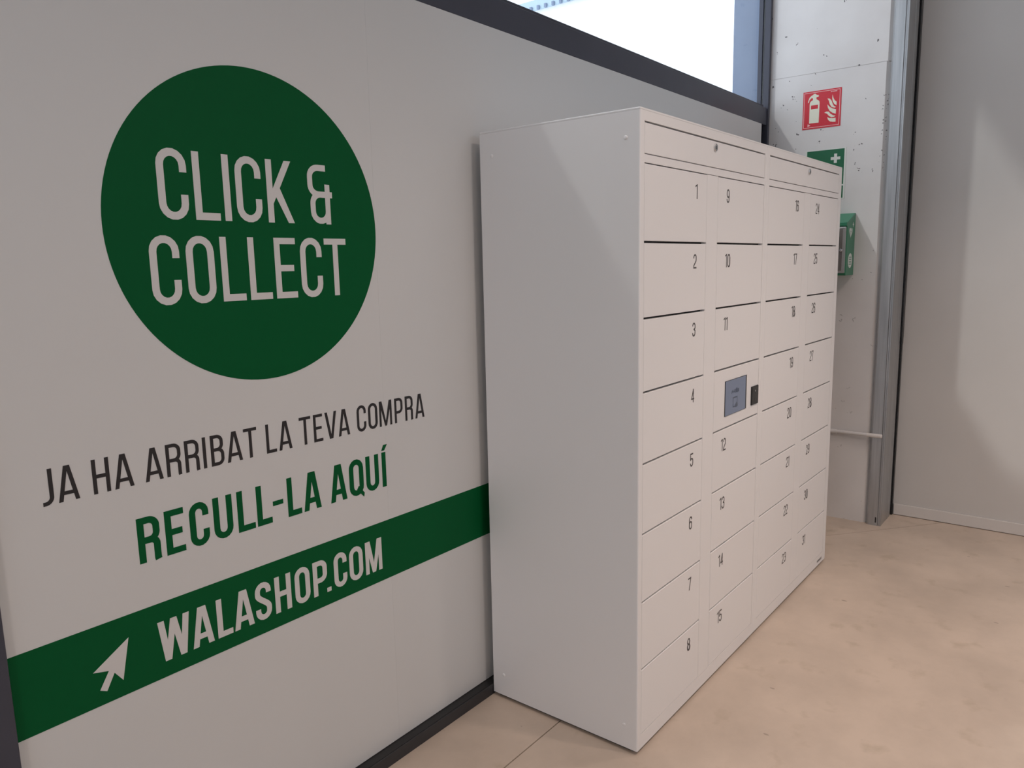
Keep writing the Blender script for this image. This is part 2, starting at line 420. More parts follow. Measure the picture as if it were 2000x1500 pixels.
    if ch == '5':
        return stroke([(w*0.95, T), (l, T), (l, h*0.53), (l+0.02*w, h*0.53)], t) + stroke([(l, h*0.52)] + arc(cx, h*0.60-Ry*0.9, R, Ry*0.9, 150, 0) + arc(cx, b+Ry, R, Ry, 0, -180) + [(l, h*0.27)], t)
    if ch == '6':
        return stroke([(r, h*0.72)] + arc(cx, T-Ry, R, Ry, 0, 180) + arc(cx, b+Ry, R, Ry, 180, 360) + arc(cx, h*0.58-Ry, R, Ry, 0, 180), t)
    if ch == '9': return [[(w-x, h-y) for x, y in p] for p in glyph('6', w, h, t)]
    if ch == '7': return [rect(0, w, h-t, h), [(w-1.05*t, h-t*0.5), (w, h-t*0.5), (w*0.30+t, 0), (w*0.30, 0)]]
    if ch == '8':
        k = 0.96
        return stroke(arc(cx, T-Ry, R*k, Ry, 0, 180) + arc(cx, h*0.52+Ry*0.9, R*k, Ry*0.9, 180, 360), t, True) + \
               stroke(arc(cx, h*0.52-Ry*0.9, R, Ry*0.9, 0, 180) + arc(cx, b+Ry, R, Ry, 180, 360), t, True)
    return [rect(0, w, 0, h)]

def letter(ch, x0, x1, z0, z1, t, mp, thick, m, parent, name='letter'):
    polys = [[(x0+u, z0+v) for u, v in p] for p in glyph(ch, x1-x0, z1-z0, t)]
    return polys_mesh(name, polys, mp, thick, m, parent)

# ------------------------------------------------------------------ setting: floor
XW = 2.92           # white end wall
XC = 2.66           # painted concrete pier
D = 0.58529         # locker front plane y = -D
X0, Y0 = -4.6, -5.2 # far corners of the room behind the camera

floor = box('floor', (X0, XW+0.1, Y0, 0.30, -0.08, -0.012), M_DARK); tag(floor, kind='structure')
def slab(poly):
    bm = bmesh.new()
    a = [bm.verts.new((x, y, 0)) for x, y in poly]; b = [bm.verts.new((x, y, -0.012)) for x, y in poly]
    bm.faces.new(a); n = len(a)
    for i in range(n): bm.faces.new((b[i], b[(i+1) % n], a[(i+1) % n], a[i]))
    return finish('slab', bm, M_FLOOR, floor)
JY, g = -0.2866, 0.0016
def jl(x): return -0.4848 - (x-2.3099)*0.798      # oblique joint in front of the pier
xj = 2.3099 + (-JY-0.4848)/0.798                  # where it meets the wall-side joint
slab([(X0, JY+g), (xj, JY+g), (xj, 0.30), (X0, 0.30)])
slab([(X0, Y0), (XW+0.1, Y0), (XW+0.1, jl(XW+0.1)-3.5*g), (xj, JY-2*g), (X0, JY-g)])
slab([(xj+2*g, 0.30), (xj+2*g, JY), (XW+0.1, jl(XW+0.1)+g), (XW+0.1, 0.30)])

# ------------------------------------------------------------------ setting: window wall (y = 0)
WP = 0.035                      # face of the wall panels; the kick rail below them stands proud to y = 0
PX0, PX1, PZ1 = -1.4529, 2.548, 2.3015
KZ = 0.0395
wall = box('wall_left', (X0, PX1-0.001, WP+0.020, 0.26, 0.0, PZ1-0.001), M_DARK); tag(wall, kind='structure')
SPLITS = [PX0, -0.4258, PX1]
for a, b in zip(SPLITS, SPLITS[1:]):
    box('panel', (a+0.0001, b-0.0001, WP, WP+0.020, KZ+0.003, PZ1), M_PANEL, wall)
box('panel', (X0, PX0-0.105, WP, WP+0.020, KZ+0.003, PZ1), M_PANEL, wall)
post = box('trim_1', (PX0-0.10, PX0-0.001, WP-0.012, WP+0.020, KZ, CEIL), M_FRAME, None, 0.002); tag(post, kind='structure')
kick = box('baseboard_left', (X0, PX1, 0.0, WP+0.020, 0.0, KZ), M_KICK, None, 0.0015); tag(kick, kind='structure')

boxes('gasket', [(PX0, PX1-0.002, 0.004, WP-0.0005, KZ, KZ+0.0012)], M_RUBBER, kick)  # black strip stands in for the shade on the kick top
# window above the panels
win = empty('window_1', (0.5, 0.05, 2.30)); tag(win, kind='structure')
WZ0, WZ1 = 2.302, 4.2
XS = 2.632
box('bottom_rail', (PX0-0.1, XS-0.001, WP+0.002, 0.10, WZ0, 2.400), M_FRAME, win, 0.003)
box('glazing_bead', (PX0-0.1, XS-0.03, 0.048, 0.062, 2.400, 2.414), M_FRAME, win, 0.002)
box('top_rail', (PX0-0.1, XS-0.001, WP+0.002, 0.10, WZ1, WZ1+0.09), M_FRAME, win, 0.003)
box('stile', (XS, XC-0.002, 0.030, 0.064, 0.0, WZ1+0.09), M_FRAME, win, 0.002)
box('stile', (XS, XC-0.002, 0.075, 0.100, 0.0, WZ1+0.09), M_FRAME, win, 0.002)
box('groove', (XS+0.014, XC-0.002, 0.063, 0.076, 0.0, WZ1+0.09), M_RUBBER, win)
box('stile', (-1.653, -1.5535, WP+0.002, 0.10, WZ0, WZ1+0.09), M_FRAME, win, 0.002)
box('pane', (-1.5526, XS+0.004, 0.066, 0.072, 2.396, WZ1+0.004), M_GLASS, win)
adopt(win)
recess = box('trim_2', (PX1+0.001, XS-0.001, 0.085, 0.26, 0.0, 2.301), M_FRAME); tag(recess, kind='structure')
# exterior reveal of the window, seen through the pane
reveal = box('trim_3', (XC, XC+0.20, 0.101, 0.262, 0.0, CEIL), M_JAMB); tag(reveal, kind='structure')
head = boxes('wall_upper', [(X0, 3.1, 0.0, 0.26, WZ1+0.091, CEIL+0.1), (X0, -1.654, WP, 0.26, 2.3025, WZ1+0.09)], M_WHITE); tag(head, kind='structure')

# ------------------------------------------------------------------ setting: concrete pier, guide rail, end wall, rest of the room
pier = empty('wall_pier', (XC+0.2, -0.3, 0)); tag(pier, kind='structure')
def pier_block(z0, z1, ye):
    bm = bmesh.new()
    c = 0.018
    prof = [(XC+0.25, 0.0995), (XC, 0.0995), (XC, ye+c), (XC+c, ye), (XC+0.25, ye)]
    a = [bm.verts.new((x, y, z0)) for x, y in prof]; b = [bm.verts.new((x, y, z1)) for x, y in prof]
    n = len(prof); bm.faces.new(a); bm.faces.new(b)
    for i in range(n): bm.faces.new((a[i], a[(i+1) % n], b[(i+1) % n], b[i]))
    return finish('concrete_lift', bm, M_CONC, pier)
pier_block(0.0, 2.5565, -0.609)
pier_block(2.5585, CEIL, -0.614)
box('construction_joint', (XC+0.003, XC+0.25, -0.600, 0.0990, 2.5564, 2.5586), M_CONC, pier)
adopt(pier)

rail = empty('guide_rail', (2.78, -0.66, 0))
tag(rail, 'tall galvanised steel door guide rail between concrete pier and white wall', 'guide rail')
def rail_profile():
    bm = bmesh.new()
    y1, y0 = -0.625, -0.692
    x0, x1 = 2.640, 2.917
    # folded sheet section, walked round as a closed outline
    o = [(x0+0.012, y1+0.010), (x0, y1), (x0, y0+0.018), (x0+0.007, y0+0.015), (x0+0.007, y0+0.009), (x0+0.001, y0+0.006), (x0+0.001, y0), (x0+0.016, y0-0.0015), (x0+0.020, y0),
         (x0+0.150, y0), (x0+0.152, y0-0.0015), (x0+0.158, y0-0.0015), (x0+0.160, y0),
         (x1-0.05, y0), (x1-0.05, y0+0.010), (x1-0.03, y0+0.010), (x1-0.03, y0+0.004), (x1, y0+0.004), (x1, y1+0.010)]
    a = [bm.verts.new((x, y, 0)) for x, y in o]; b = [bm.verts.new((x, y, CEIL)) for x, y in o]
    n = len(o); bm.faces.new(a); bm.faces.new(b)
    for i in range(n): bm.faces.new((a[i], a[(i+1) % n], b[(i+1) % n], b[i]))
    return finish('channel', bm, M_GALV, rail)
rail_profile()
box('slot', (2.6392, 2.6405, -0.669, -0.662, 0.018, 0.050), M_RUBBER, rail)
boxes('rubber_seal', [(2.880, 2.9195, -0.7005, -0.693, 1.03, CEIL), (2.893, 2.9195, -0.6985, -0.693, 0.0, 1.03)], M_RUBBER, rail)
adopt(rail)

wend = box('wall_back', (XW, XW+0.12, Y0, -0.62, 0.0, CEIL), M_ENDWALL); tag(wend, kind='structure')
bb = box('baseboard_back', (XW-0.011, XW, Y0, -0.703, 0.003, 0.0672), M_BASEB, None, 0.002); tag(bb, kind='structure')
OX0, OX1, OZ0, OZ1 = -1.4, 1.9, 1.9, 3.7      # added high window, out of view, brightens the lockers and panels
wr = boxes('wall_right', [(X0, OX0, Y0-0.12, Y0, 0.0, CEIL), (OX1, XW, Y0-0.12, Y0, 0.0, CEIL), (OX0, OX1, Y0-0.12, Y0, OZ1, CEIL), (OX0, OX1, Y0-0.12, Y0, 0.0, OZ0)], M_WHITE); tag(wr, kind='structure')
win2 = empty('window_2', ((OX0+OX1)/2, Y0-0.06, 0)); tag(win2, kind='structure')
nst = 5
for k in range(nst):
    xx = OX0 + (OX1-OX0-0.05)*k/(nst-1)
    box('stile', (xx, xx+0.05, Y0-0.09, Y0-0.03, OZ0, OZ1), M_FRAME, win2)
for zz in (OZ0, OZ1-0.05):
    box('rail', (OX0+0.05, OX1-0.05, Y0-0.088, Y0-0.032, zz, zz+0.05), M_FRAME, win2)
box('pane', (OX0+0.03, OX1-0.03, Y0-0.063, Y0-0.057, OZ0+0.03, OZ1-0.03), M_GLASS, win2)
adopt(win2)
GY0, GY1, GZ1 = -2.3, -0.3, 2.7      # added glazed entrance, out of view, brightens the near locker side
wf = boxes('wall_front', [(X0-0.12, X0, Y0, GY0, 0.0, CEIL), (X0-0.12, X0, GY1, 0.26, 0.0, CEIL), (X0-0.12, X0, GY0, GY1, GZ1, CEIL)], M_WHITE); tag(wf, kind='structure')
win3 = empty('window_3', (X0-0.06, (GY0+GY1)/2, 0)); tag(win3, kind='structure')
for yy in (GY0, (GY0+GY1)/2-0.025, GY1-0.05):
    box('stile', (X0-0.09, X0-0.03, yy, yy+0.05, 0.0, GZ1), M_FRAME, win3)
for zz in (0.0, GZ1-0.05):
    box('rail', (X0-0.088, X0-0.032, GY0+0.05, GY1-0.05, zz, zz+0.05), M_FRAME, win3)
box('pane', (X0-0.063, X0-0.057, GY0+0.03, GY1-0.03, 0.03, GZ1-0.03), M_GLASS, win3)
adopt(win3)
ceil = box('ceiling', (X0, XW+0.12, Y0, 0.26, CEIL, CEIL+0.1), M_WHITE); tag(ceil, kind='structure')

# ------------------------------------------------------------------ parcel lockers
ROWS = [1.802, 1.5855, 1.3675, 1.1505, 0.9340, 0.7160, 0.4985, 0.2780, 0.0610]
GZ = 0.0031    # half of a horizontal gap
DOOR_T = 0.018
def locker(xa, xb, cols, labels, first_numbers, screen):
    """cols = two (x0, x1) door columns"""
    root = empty('parcel_locker', ((xa+xb)/2, -D/2, 0))
    yb = -0.003; yf = -D; yr = -D + DOOR_T
    (c0, c1), (d0, d1) = cols
    # carcass: side skins, top, base and back as one folded steel body, with the front frame
    bm = bmesh.new()
    bx(bm, xa, xb, yr, yb, 0.012, 1.9435)
    finish('carcass', bm, M_LOCKER, root)
    box('top_cap', (xa, xb, yf, yb, 1.9436, 1.95), M_LOCKER, root, 0.0018, 2)
    fr = [(c1+0.0001, d0-0.0013, yf, yr, 0.061, 1.8025),
          (d1+0.0013, xb-0.0008, yf, yr, 0.012, 1.9435),
          (c0-0.0008, d1+0.0013, yf, yr, 1.9165, 1.9435), (c0-0.0008, d1+0.0013, yf, yr, 1.8045, 1.8265), (c0-0.0008, d1+0.0013, yf, yr, 0.012, 0.0600)]
    bm = bmesh.new()
    for q in fr: bx(bm, *q)
    rr = 0.0045
    o = [(xa, yr)] + [(xa+rr-rr*math.cos(math.radians(t)), yf+rr-rr*math.sin(math.radians(t))) for t in range(0, 91, 15)] + [(c0-0.0008, yf), (c0-0.0008, yr)]
    va = [bm.verts.new((x, y, 0.012)) for x, y in o]; vb = [bm.verts.new((x, y, 1.9435)) for x, y in o]
    bm.faces.new(va); bm.faces.new(vb)
    for i in range(len(o)): bm.faces.new((va[i], va[(i+1) % len(o)], vb[(i+1) % len(o)], vb[i]))
    finish('front_frame', bm, M_LOCKER, root)
    box('gap_lining', (c0-0.0008, d1+0.0013, yr-0.0012, yr-0.0001, 0.05, 1.92), M_DARK, root)  # dark sheet puts the shade inside the door gaps into colour
    boxes('foot', [(xa+0.02, xb-0.02, -D+0.012, -D+0.05, 0.0, 0.012), (xa+0.012, xb-0.02, -0.06, -0.02, 0.0, 0.012), (xa+0.012, xa+0.05, -D+0.02, -0.03, 0.0, 0.012), (xb-0.05, xb-0.02, -D+0.02, -0.03, 0.0, 0.012)], M_DARK, root)
    # locked service flap along the top
    flap = box('service_flap', (c0+0.0008, d1-0.0004, yf, yr-0.0015, 1.8294, 1.9116), M_LOCKER, root, 0.0012, 2)
    lx = (c0+d1)/2 + 0.012
    lk = cyl('lock', (lx, yf, 1.892), (0, -1, 0), 0.0125, 0.005, M_CHROME, flap, bevel=0.0015)
    lk['label'] = 'round chrome cam lock'
    box('keyhole', (lx-0.0014, lx+0.0014, yf-0.0056, yf-0.0045, 1.8865, 1.8965), M_RUBBER, flap)
    num = first_numbers[0]
    for ci, (x0, x1) in enumerate(cols):
        num = first_numbers[ci]
        for k in range(8):
            zt, zb = ROWS[k] - (GZ if k else 0.0008), ROWS[k+1] + (GZ if k < 7 else 0.0006)
            if screen and ci == 1 and k == 3:
                pn = box('control_panel', (x0+0.0008, x1-0.0002, yf, yr-0.0015, zb, zt), M_LOCKER, root, 0.0012, 2)
                sc = box('touchscreen', (0.6207, 0.8200, yf-0.0022, yf+0.004, 0.9768, 1.1044), M_RUBBER, pn, 0.0006, 1)
                sc['label'] = 'small blue-grey touchscreen'
                box('display', (0.6222, 0.8090, yf-0.0026, yf-0.0018, 0.9785, 1.1030), M_SCREEN, pn)
                mp = on_wall(yf-0.0026)
                ic = stroke([(0.692, 1.0355), (0.730, 1.0355), (0.730, 1.0020), (0.692, 1.0020)], 0.0045, True)
                ic += [[(0.712, 0.998), (0.735, 0.998), (0.735, 1.012), (0.722, 1.016), (0.712, 1.008)]]
                lw = stroke([(0.676, 1.053), (0.684, 1.063), (0.690, 1.055), (0.698, 1.063), (0.704, 1.055)], 0.004)
                lw += stroke([(0.708, 1.054), (0.716, 1.054), (0.716, 1.064), (0.708, 1.064)], 0.004, True) + stroke([(0.722, 1.053), (0.722, 1.071)], 0.004)
                lw += stroke([(0.728, 1.054), (0.736, 1.054), (0.736, 1.064), (0.728, 1.064)], 0.004, True) + stroke([(0.742, 1.053), (0.742, 1.065)], 0.004)
                polys_mesh('screen_print', ic + lw, mp, 0.0002, M_SCRINK, pn)
                rd = box('code_reader', (0.8688, 0.9375, yf-0.005, yf+0.002, 0.9785, 1.0512), M_RUBBER, pn, 0.003, 2)
                rd['label'] = 'small black code reader'
                cyl('reader_lens', (0.903, yf-0.005, 1.032), (0, -1, 0), 0.004, 0.0008, M_CHROME, pn, 12)
                cyl('reader_lens', (0.903, yf-0.005, 0.998), (0, -1, 0), 0.006, 0.0008, M_NUM, pn, 12)
                continue
            door = box('door', (x0+0.0008, x1-0.0002, yf, yr-0.0015, zb, zt), M_LOCKER, root, 0.0012, 2)
            s = str(num); hh, ww, gp, st = 0.0455, 0.0222, 0.0042, 0.0048
            total = sum((ww if c != '1' else ww*0.62) for c in s) + gp*(len(s)-1)
            zt2 = ROWS[k] - 0.0350
            u = (x1 - 0.0700 - total) if ci == 0 else (x0 + 0.072)
            polys = []
            for c in s:
                w1 = ww
                off = 0.0
                if c == '1': off = -ww*0.2
                polys += [[(u+off+a, zt2-hh+b) for a, b in p] for p in glyph(c, w1, hh, st)]
                u += (ww if c != '1' else ww*0.62) + gp
            polys_mesh('number', polys, on_wall(yf), 0.0004, M_NUM, door)
            num += 1
    return root

W1 = 0.9635; W2 = 1.947
lk1 = locker(0.0, W1-0.0006, [(0.0245, 0.4400), (0.5275, 0.9440)], None, (1, 9), True)
tag(lk1, 'white steel parcel locker with doors 1 to 15 and a touchscreen, nearer the camera', 'locker', 'parcel lockers along the window wall')
for y, z in ((-0.539, 1.873), (-0.0525, 1.8716), (-0.0505, 0.0905), (-0.539, 0.089)):
    cyl('plug', (0.0, y, z), (-1, 0, 0), 0.006, 0.001, M_LOCKER, lk1, 14, dome=0.002)
adopt(lk1)
lk2 = locker(W1+0.0006, W2, [(0.9960, 1.4125), (1.4985, 1.9020)], None, (16, 24), False)
tag(lk2, 'white steel parcel locker with doors 16 to 31, beside the concrete pier', 'locker', 'parcel lockers along the window wall')
# maker's mark low on the last door column: small dark lower-case print, too small to read
mk = []
u = 1.818
for k, sh in enumerate('nenonial'):
    w = 0.0072; z = 0.0285; h = 0.0095
    if sh == 'n': mk += stroke([(u+0.0008, z), (u+0.0008, z+h), (u+w-0.0008, z+h), (u+w-0.0008, z)], 0.0017)
    elif sh == 'e': mk += stroke([(u+w, z+0.0008), (u+0.0008, z+0.0008), (u+0.0008, z+h), (u+w-0.0008, z+h), (u+w-0.0008, z+h*0.5), (u+0.0016, z+h*0.5)], 0.0016)
    elif sh == 'o': mk += stroke([(u+0.0008, z+0.0008), (u+0.0008, z+h), (u+w-0.0008, z+h), (u+w-0.0008, z+0.0008)], 0.0017, True)
    elif sh == 'i': mk += [rect(u+0.002, u+0.004, z, z+h), rect(u+0.002, u+0.004, z+h+0.0015, z+h+0.0035)]
    elif sh == 'a': mk += stroke([(u+0.001, z+h), (u+w-0.0008, z+h), (u+w-0.0008, z+0.0008), (u+0.0008, z+0.0008), (u+0.0008, z+h*0.5), (u+w-0.0016, z+h*0.5)], 0.0016)
    else: mk += [rect(u+0.002, u+0.0038, z, z+h*1.45)]
    u += w + 0.0022
polys_mesh('maker_mark', mk, on_wall(-D), 0.0004, M_NUM, lk2)
adopt(lk2)

# ------------------------------------------------------------------ vinyl graphics on the panels
# artwork was drawn at y = 0; WS, WU, WV carry it on to the panel face
WS, WU, WV = 1.02127, 0.04084, -0.03254
def on_panel(d0):
    return lambda u, v, d: (u*WS + WU, WP - d0 - d, v*WS + WV)
WALLMAP = on_panel(0.0)
TH = 0.0006
cx, cz, cr = -0.827, 1.63021, 0.3699
disc = polys_mesh('round_decal', [[(cx+cr*math.cos(2*math.pi*i/128), cz+cr*math.sin(2*math.pi*i/128)) for i in range(128)]], WALLMAP, TH, M_GREEN)
tag(disc, 'large green round decal reading CLICK & COLLECT in white on the wall', 'decal')
DMAP = on_panel(TH)
ZA0, ZA1 = 1.6445, 1.7955
for ch, a, b in (('C', -1.0731, -1.0042), ('L', -0.9895, -0.9287), ('I', -0.9168, -0.8998), ('C', -0.8845, -0.8159), ('K', -0.8004, -0.7249), ('&', -0.6784, -0.6030)):
    letter(ch, a, b, ZA0 - (0.0015 if ch == 'C' else 0), ZA1 + (0.0015 if ch == 'C' else 0), 0.0168, DMAP, 0.0004, M_WHITEVINYL, disc)
ZB0, ZB1 = 1.4578, 1.6076
for ch, a, b in (('C', -1.1053, -1.0373), ('O', -1.0220, -0.9540), ('L', -0.9375, -0.8772), ('L', -0.8648, -0.8037), ('E', -0.7916, -0.7291), ('C', -0.7152, -0.6479), ('T', -0.6387, -0.5665)):
    rd = 0.0015 if ch in 'CO' else 0
    letter(ch, a, b, ZB0-rd, ZB1+rd, 0.0165, DMAP, 0.0004, M_WHITEVINYL, disc)

def text_line(name, z0, z1, t, spec, m, label):
    root = empty(name, (spec[0][1]*WS+WU, WP, z0*WS+WV)); tag(root, label, 'lettering')
    for ch, a, b in spec:
        rd = 0.008*(z1-z0) if ch in 'COQUSJ' else 0
        letter(ch, a, b, z0-rd, z1 + (rd if ch not in 'UJ' else 0), t, WALLMAP, TH, m, root)
    adopt(root)
    return root
text_line('slogan_lettering', 1.0712, 1.1455, 0.0080, [
    ('J', -1.3656, -1.3443), ('A', -1.3366, -1.2962), ('H', -1.2687, -1.2340), ('A', -1.2253, -1.1846), ('A', -1.1595, -1.1192), ('R', -1.1104, -1.0757),
    ('R', -1.0660, -1.0315), ('I', -1.0221, -1.0140), ('B', -1.0021, -0.9685), ('A', -0.9607, -0.9200), ('T', -0.9146, -0.8783), ('L', -0.8522, -0.8228),
    ('A', -0.8155, -0.7762), ('T', -0.7520, -0.7158), ('E', -0.7071, -0.6776), ('V', -0.6693, -0.6302), ('A', -0.6248, -0.5854), ('C', -0.5590, -0.5257),
    ('O', -0.5174, -0.4834), ('M', -0.4755, -0.4274), ('P', -0.4160, -0.3835), ('R', -0.3734, -0.3414), ('A', -0.3319, -0.2932)], M_BLACK,
    'black lettering JA HA ARRIBAT LA TEVA COMPRA on the white wall')
text_line('slogan_lettering', 0.8905, 0.9943, 0.0152, [
    ('R', -1.1899, -1.1399), ('E', -1.1275, -1.0824), ('C', -1.0692, -1.0213), ('U', -1.0093, -0.9595), ('L', -0.9460, -0.8989), ('L', -0.8928, -0.8499),
    ('-', -0.8461, -0.8155), ('L', -0.8020, -0.7597), ('A', -0.7522, -0.6963), ('A', -0.6641, -0.6076), ('Q', -0.5975, -0.5468), ('U', -0.5366, -0.4884), ('\u00cd', -0.4753, -0.4600)],
    M_GREEN, 'bold green lettering RECULL-LA AQU\u00cd on the white wall')

band = polys_mesh('stripe_decal', [rect(-1.4620, 0.35, 0.60707, 0.7869)], WALLMAP, TH, M_GREEN)
tag(band, 'horizontal green stripe decal reading WALASHOP.COM with a white arrow', 'decal')
for ch, a, b in (('W', -1.1663, -1.0911), ('A', -1.0870, -1.0329), ('L', -1.0228, -0.9828), ('A', -0.9779, -0.9231), ('S', -0.9170, -0.8711), ('H', -0.8595, -0.8107), ('O', -0.7983, -0.7509),
                 ('P', -0.7398, -0.6930), ('.', -0.6953, -0.6811), ('C', -0.6691, -0.6240), ('O', -0.6147, -0.5659), ('M', -0.5553, -0.4926)):
    rd = 0.0009 if ch in 'COS' else 0
    letter(ch, a, b, 0.6445-rd, 0.7425+rd, 0.0142, DMAP, 0.0004, M_WHITEVINYL, band)
polys_mesh('cursor_arrow', [[(-1.2312, 0.7359), (-1.3106, 0.6867), (-1.2786, 0.6780), (-1.3003, 0.6420), (-1.2863, 0.6344), (-1.2677, 0.6688), (-1.2509, 0.6440)]], DMAP, 0.0004, M_WHITEVINYL, band)

# ------------------------------------------------------------------ signs on the pier
SMAP = on_end(XC)
sx, sz, sw, sh = 0.1608, 2.2548, 0.2075, 0.2052
def su(p): return (sx + p[0]*sw, sz + p[1]*sh)
sign = polys_mesh('fire_sign', [[su(p) for p in ((0, 0), (1, 0), (1, 1), (0, 1))]], SMAP, 0.0015, M_RED)
tag(sign, 'red fire extinguisher sign with flames on the concrete pier', 'sign')
S2 = on_end(XC-0.0015)
polys_mesh('border_line', [[su(p) for p in r_] for r_ in (rect(0.026, 0.966, 0.955, 0.968), rect(0.026, 0.966, 0.034, 0.047), rect(0.026, 0.039, 0.034, 0.968), rect(0.953, 0.966, 0.034, 0.968))], S2, 0.0003, M_SIGNPINK, sign)
body = [(0.18, 0.155), (0.177, 0.66), (0.184, 0.70), (0.205, 0.735), (0.26, 0.770), (0.256, 0.82), (0.222, 0.827), (0.169, 0.776), (0.154, 0.706), (0.126, 0.71), (0.138, 0.763), (0.167, 0.84), (0.215, 0.885), (0.262, 0.903),
        (0.272, 0.923), (0.317, 0.927), (0.345, 0.907), (0.355, 0.890), (0.4, 0.884), (0.414, 0.857), (0.402, 0.834), (0.352, 0.830), (0.35, 0.777), (0.405, 0.745), (0.433, 0.711), (0.44, 0.665), (0.434, 0.152)]
polys_mesh('extinguisher_symbol', [[su(p) for p in body]], S2, 0.0003, M_SIGNWHITE, sign)
polys_mesh('symbol_label', [[su(p) for p in rect(0.215, 0.399, 0.525, 0.628)]], on_end(XC-0.0018), 0.0002, M_RED, sign)
FL = [[(0.769, 0.844), (0.765, 0.743), (0.781, 0.661), (0.819, 0.593), (0.882, 0.544), (0.883, 0.637), (0.833, 0.68), (0.795, 0.747)],
      [(0.641, 0.757), (0.683, 0.684), (0.705, 0.601), (0.752, 0.523), (0.832, 0.489), (0.871, 0.502), (0.813, 0.541), (0.774, 0.617), (0.745, 0.693), (0.699, 0.744)],
      [(0.645, 0.6), (0.664, 0.508), (0.712, 0.422), (0.794, 0.357), (0.87, 0.329), (0.874, 0.439), (0.798, 0.472), (0.717, 0.519)],
      [(0.572, 0.392), (0.644, 0.359), (0.7, 0.289), (0.764, 0.25), (0.834, 0.254), (0.868, 0.28), (0.806, 0.293), (0.733, 0.347), (0.686, 0.407), (0.624, 0.416)],
      [(0.655, 0.269), (0.678, 0.194), (0.733, 0.142), (0.804, 0.124), (0.875, 0.119), (0.873, 0.222), (0.8, 0.218), (0.711, 0.234)]]
for fpoly in FL:
    polys_mesh('flame', [[su(p) for p in fpoly]], S2, 0.0003, M_SIGNWHITE, sign)
sm = []
u = 0.722
for k in range(7):
    sm += [[su(p) for p in q] for q in stroke([(u+0.003, 0.911), (u+0.003, 0.933), (u+0.018, 0.933), (u+0.018, 0.911)], 0.007, k in (0, 3, 5))]
    u += 0.0235
polys_mesh('small_print', sm, S2, 0.0003, M_SIGNPINK, sign)
polys_mesh('corner_mark', [[su(p) for p in ((0.144, 0.141), (0.218, 0.099), (0.138, 0.064))]], S2, 0.0003, M_SIGNPINK, sign)

asn = polys_mesh('defibrillator_sign', [rect(0.1850, 0.4072, 1.8554, 2.1360)], SMAP, 0.0015, M_SIGNEDGE)
tag(asn, 'green first aid sign with white cross, half hidden behind the far locker', 'sign')
polys_mesh('green_field', [rect(0.1945, 0.3975, 1.9370, 2.1310)], S2, 0.0003, M_SIGNGREEN, asn)
polys_mesh('green_field', [rect(0.1945, 0.3975, 1.8620, 1.9290)], S2, 0.0003, M_SIGNGREEN, asn)
S3 = on_end(XC-0.0018)
cu, cv = 0.351, 2.081
polys_mesh('cross', [[(cu-0.008, cv-0.0255), (cu+0.008, cv-0.0255), (cu+0.008, cv-0.008), (cu+0.0255, cv-0.008), (cu+0.0255, cv+0.008), (cu+0.008, cv+0.008), (cu+0.008, cv+0.0255), (cu-0.008, cv+0.0255), (cu-0.008, cv+0.008), (cu-0.0255, cv+0.008), (cu-0.0255, cv-0.008), (cu-0.008, cv-0.008)]], S3, 0.0003, M_SIGNEDGE, asn)
def heart(cu, cv, s):
    pts = []
    for i in range(40):
        a = 2*math.pi*i/40
        pts.append((cu + s*16*math.sin(a)**3/17, cv + s*(13*math.cos(a)-5*math.cos(2*a)-2*math.cos(3*a)-math.cos(4*a))/17))
    return pts
polys_mesh('heart', [heart(0.270, 2.02, 0.055)], S3, 0.0003, M_SIGNEDGE, asn)

# ------------------------------------------------------------------ defibrillator cabinet on the pier
aed = empty('defibrillator_cabinet', (XC, -0.315, 1.43))
tag(aed, 'green wall cabinet with sloping top, heart and round stickers on its side', 'cabinet')
xf = 2.503; ya, yb_ = -0.4735, -0.155
def aed_body():
    bm = bmesh.new()
    prof = [(XC, 1.432), (xf+0.006, 1.432), (xf, 1.438), (xf, 1.718), (XC-0.012, 1.7738), (XC, 1.7738)]
    a = [bm.verts.new((x, ya, z)) for x, z in prof]; b = [bm.verts.new((x, yb_, z)) for x, z in prof]
    n = len(prof); bm.faces.new(a); bm.faces.new(b)
    for i in range(n): bm.faces.new((a[i], a[(i+1) % n], b[(i+1) % n], b[i]))
    return finish('case', bm, M_AED, aed, 0.003, 2)
aed_body()
dr = box('door', (xf-0.010, xf+0.001, ya+0.004, yb_-0.004, 1.446, 1.694), M_ALU, aed, 0.002)
box('window', (xf-0.0115, xf-0.009, ya+0.020, yb_-0.020, 1.458, 1.684), M_AEDGLASS, aed, 0.0005, 1)
cyl('knob', (xf-0.0115, -0.449, 1.570), (-1, 0, 0), 0.008, 0.012, M_CHROME, aed, 16, bevel=0.002)
box('top_lip', (xf-0.012, xf+0.004, ya, yb_, 1.699, 1.7195), M_AED, aed, 0.002)
AMAP = lambda u, v, d: (u, ya - d, v)
polys_mesh('heart_sticker', [heart(2.573, 1.668, 0.032)], AMAP, 0.0004, M_SIGNEDGE, aed)
polys_mesh('heart_sticker', [[(2.578, 1.688), (2.566, 1.668), (2.573, 1.668), (2.568, 1.650), (2.581, 1.673), (2.574, 1.673)]], AMAP, 0.0006, M_AED, aed)
polys_mesh('cross_sticker', [rect(2.613, 2.621, 1.698, 1.722), rect(2.605, 2.629, 1.706, 1.714)], AMAP, 0.0004, M_SIGNEDGE, aed)
st = polys_mesh('round_sticker', [[(2.583+0.040*math.cos(2*math.pi*i/36), 1.5125+0.040*math.sin(2*math.pi*i/36)) for i in range(36)]], AMAP, 0.0004, M_SIGNEDGE, aed)
lines = [rect(2.560, 2.606, 1.5125+dz, 1.5125+dz+0.005) for dz in (-0.022, -0.010, 0.004, 0.016)]
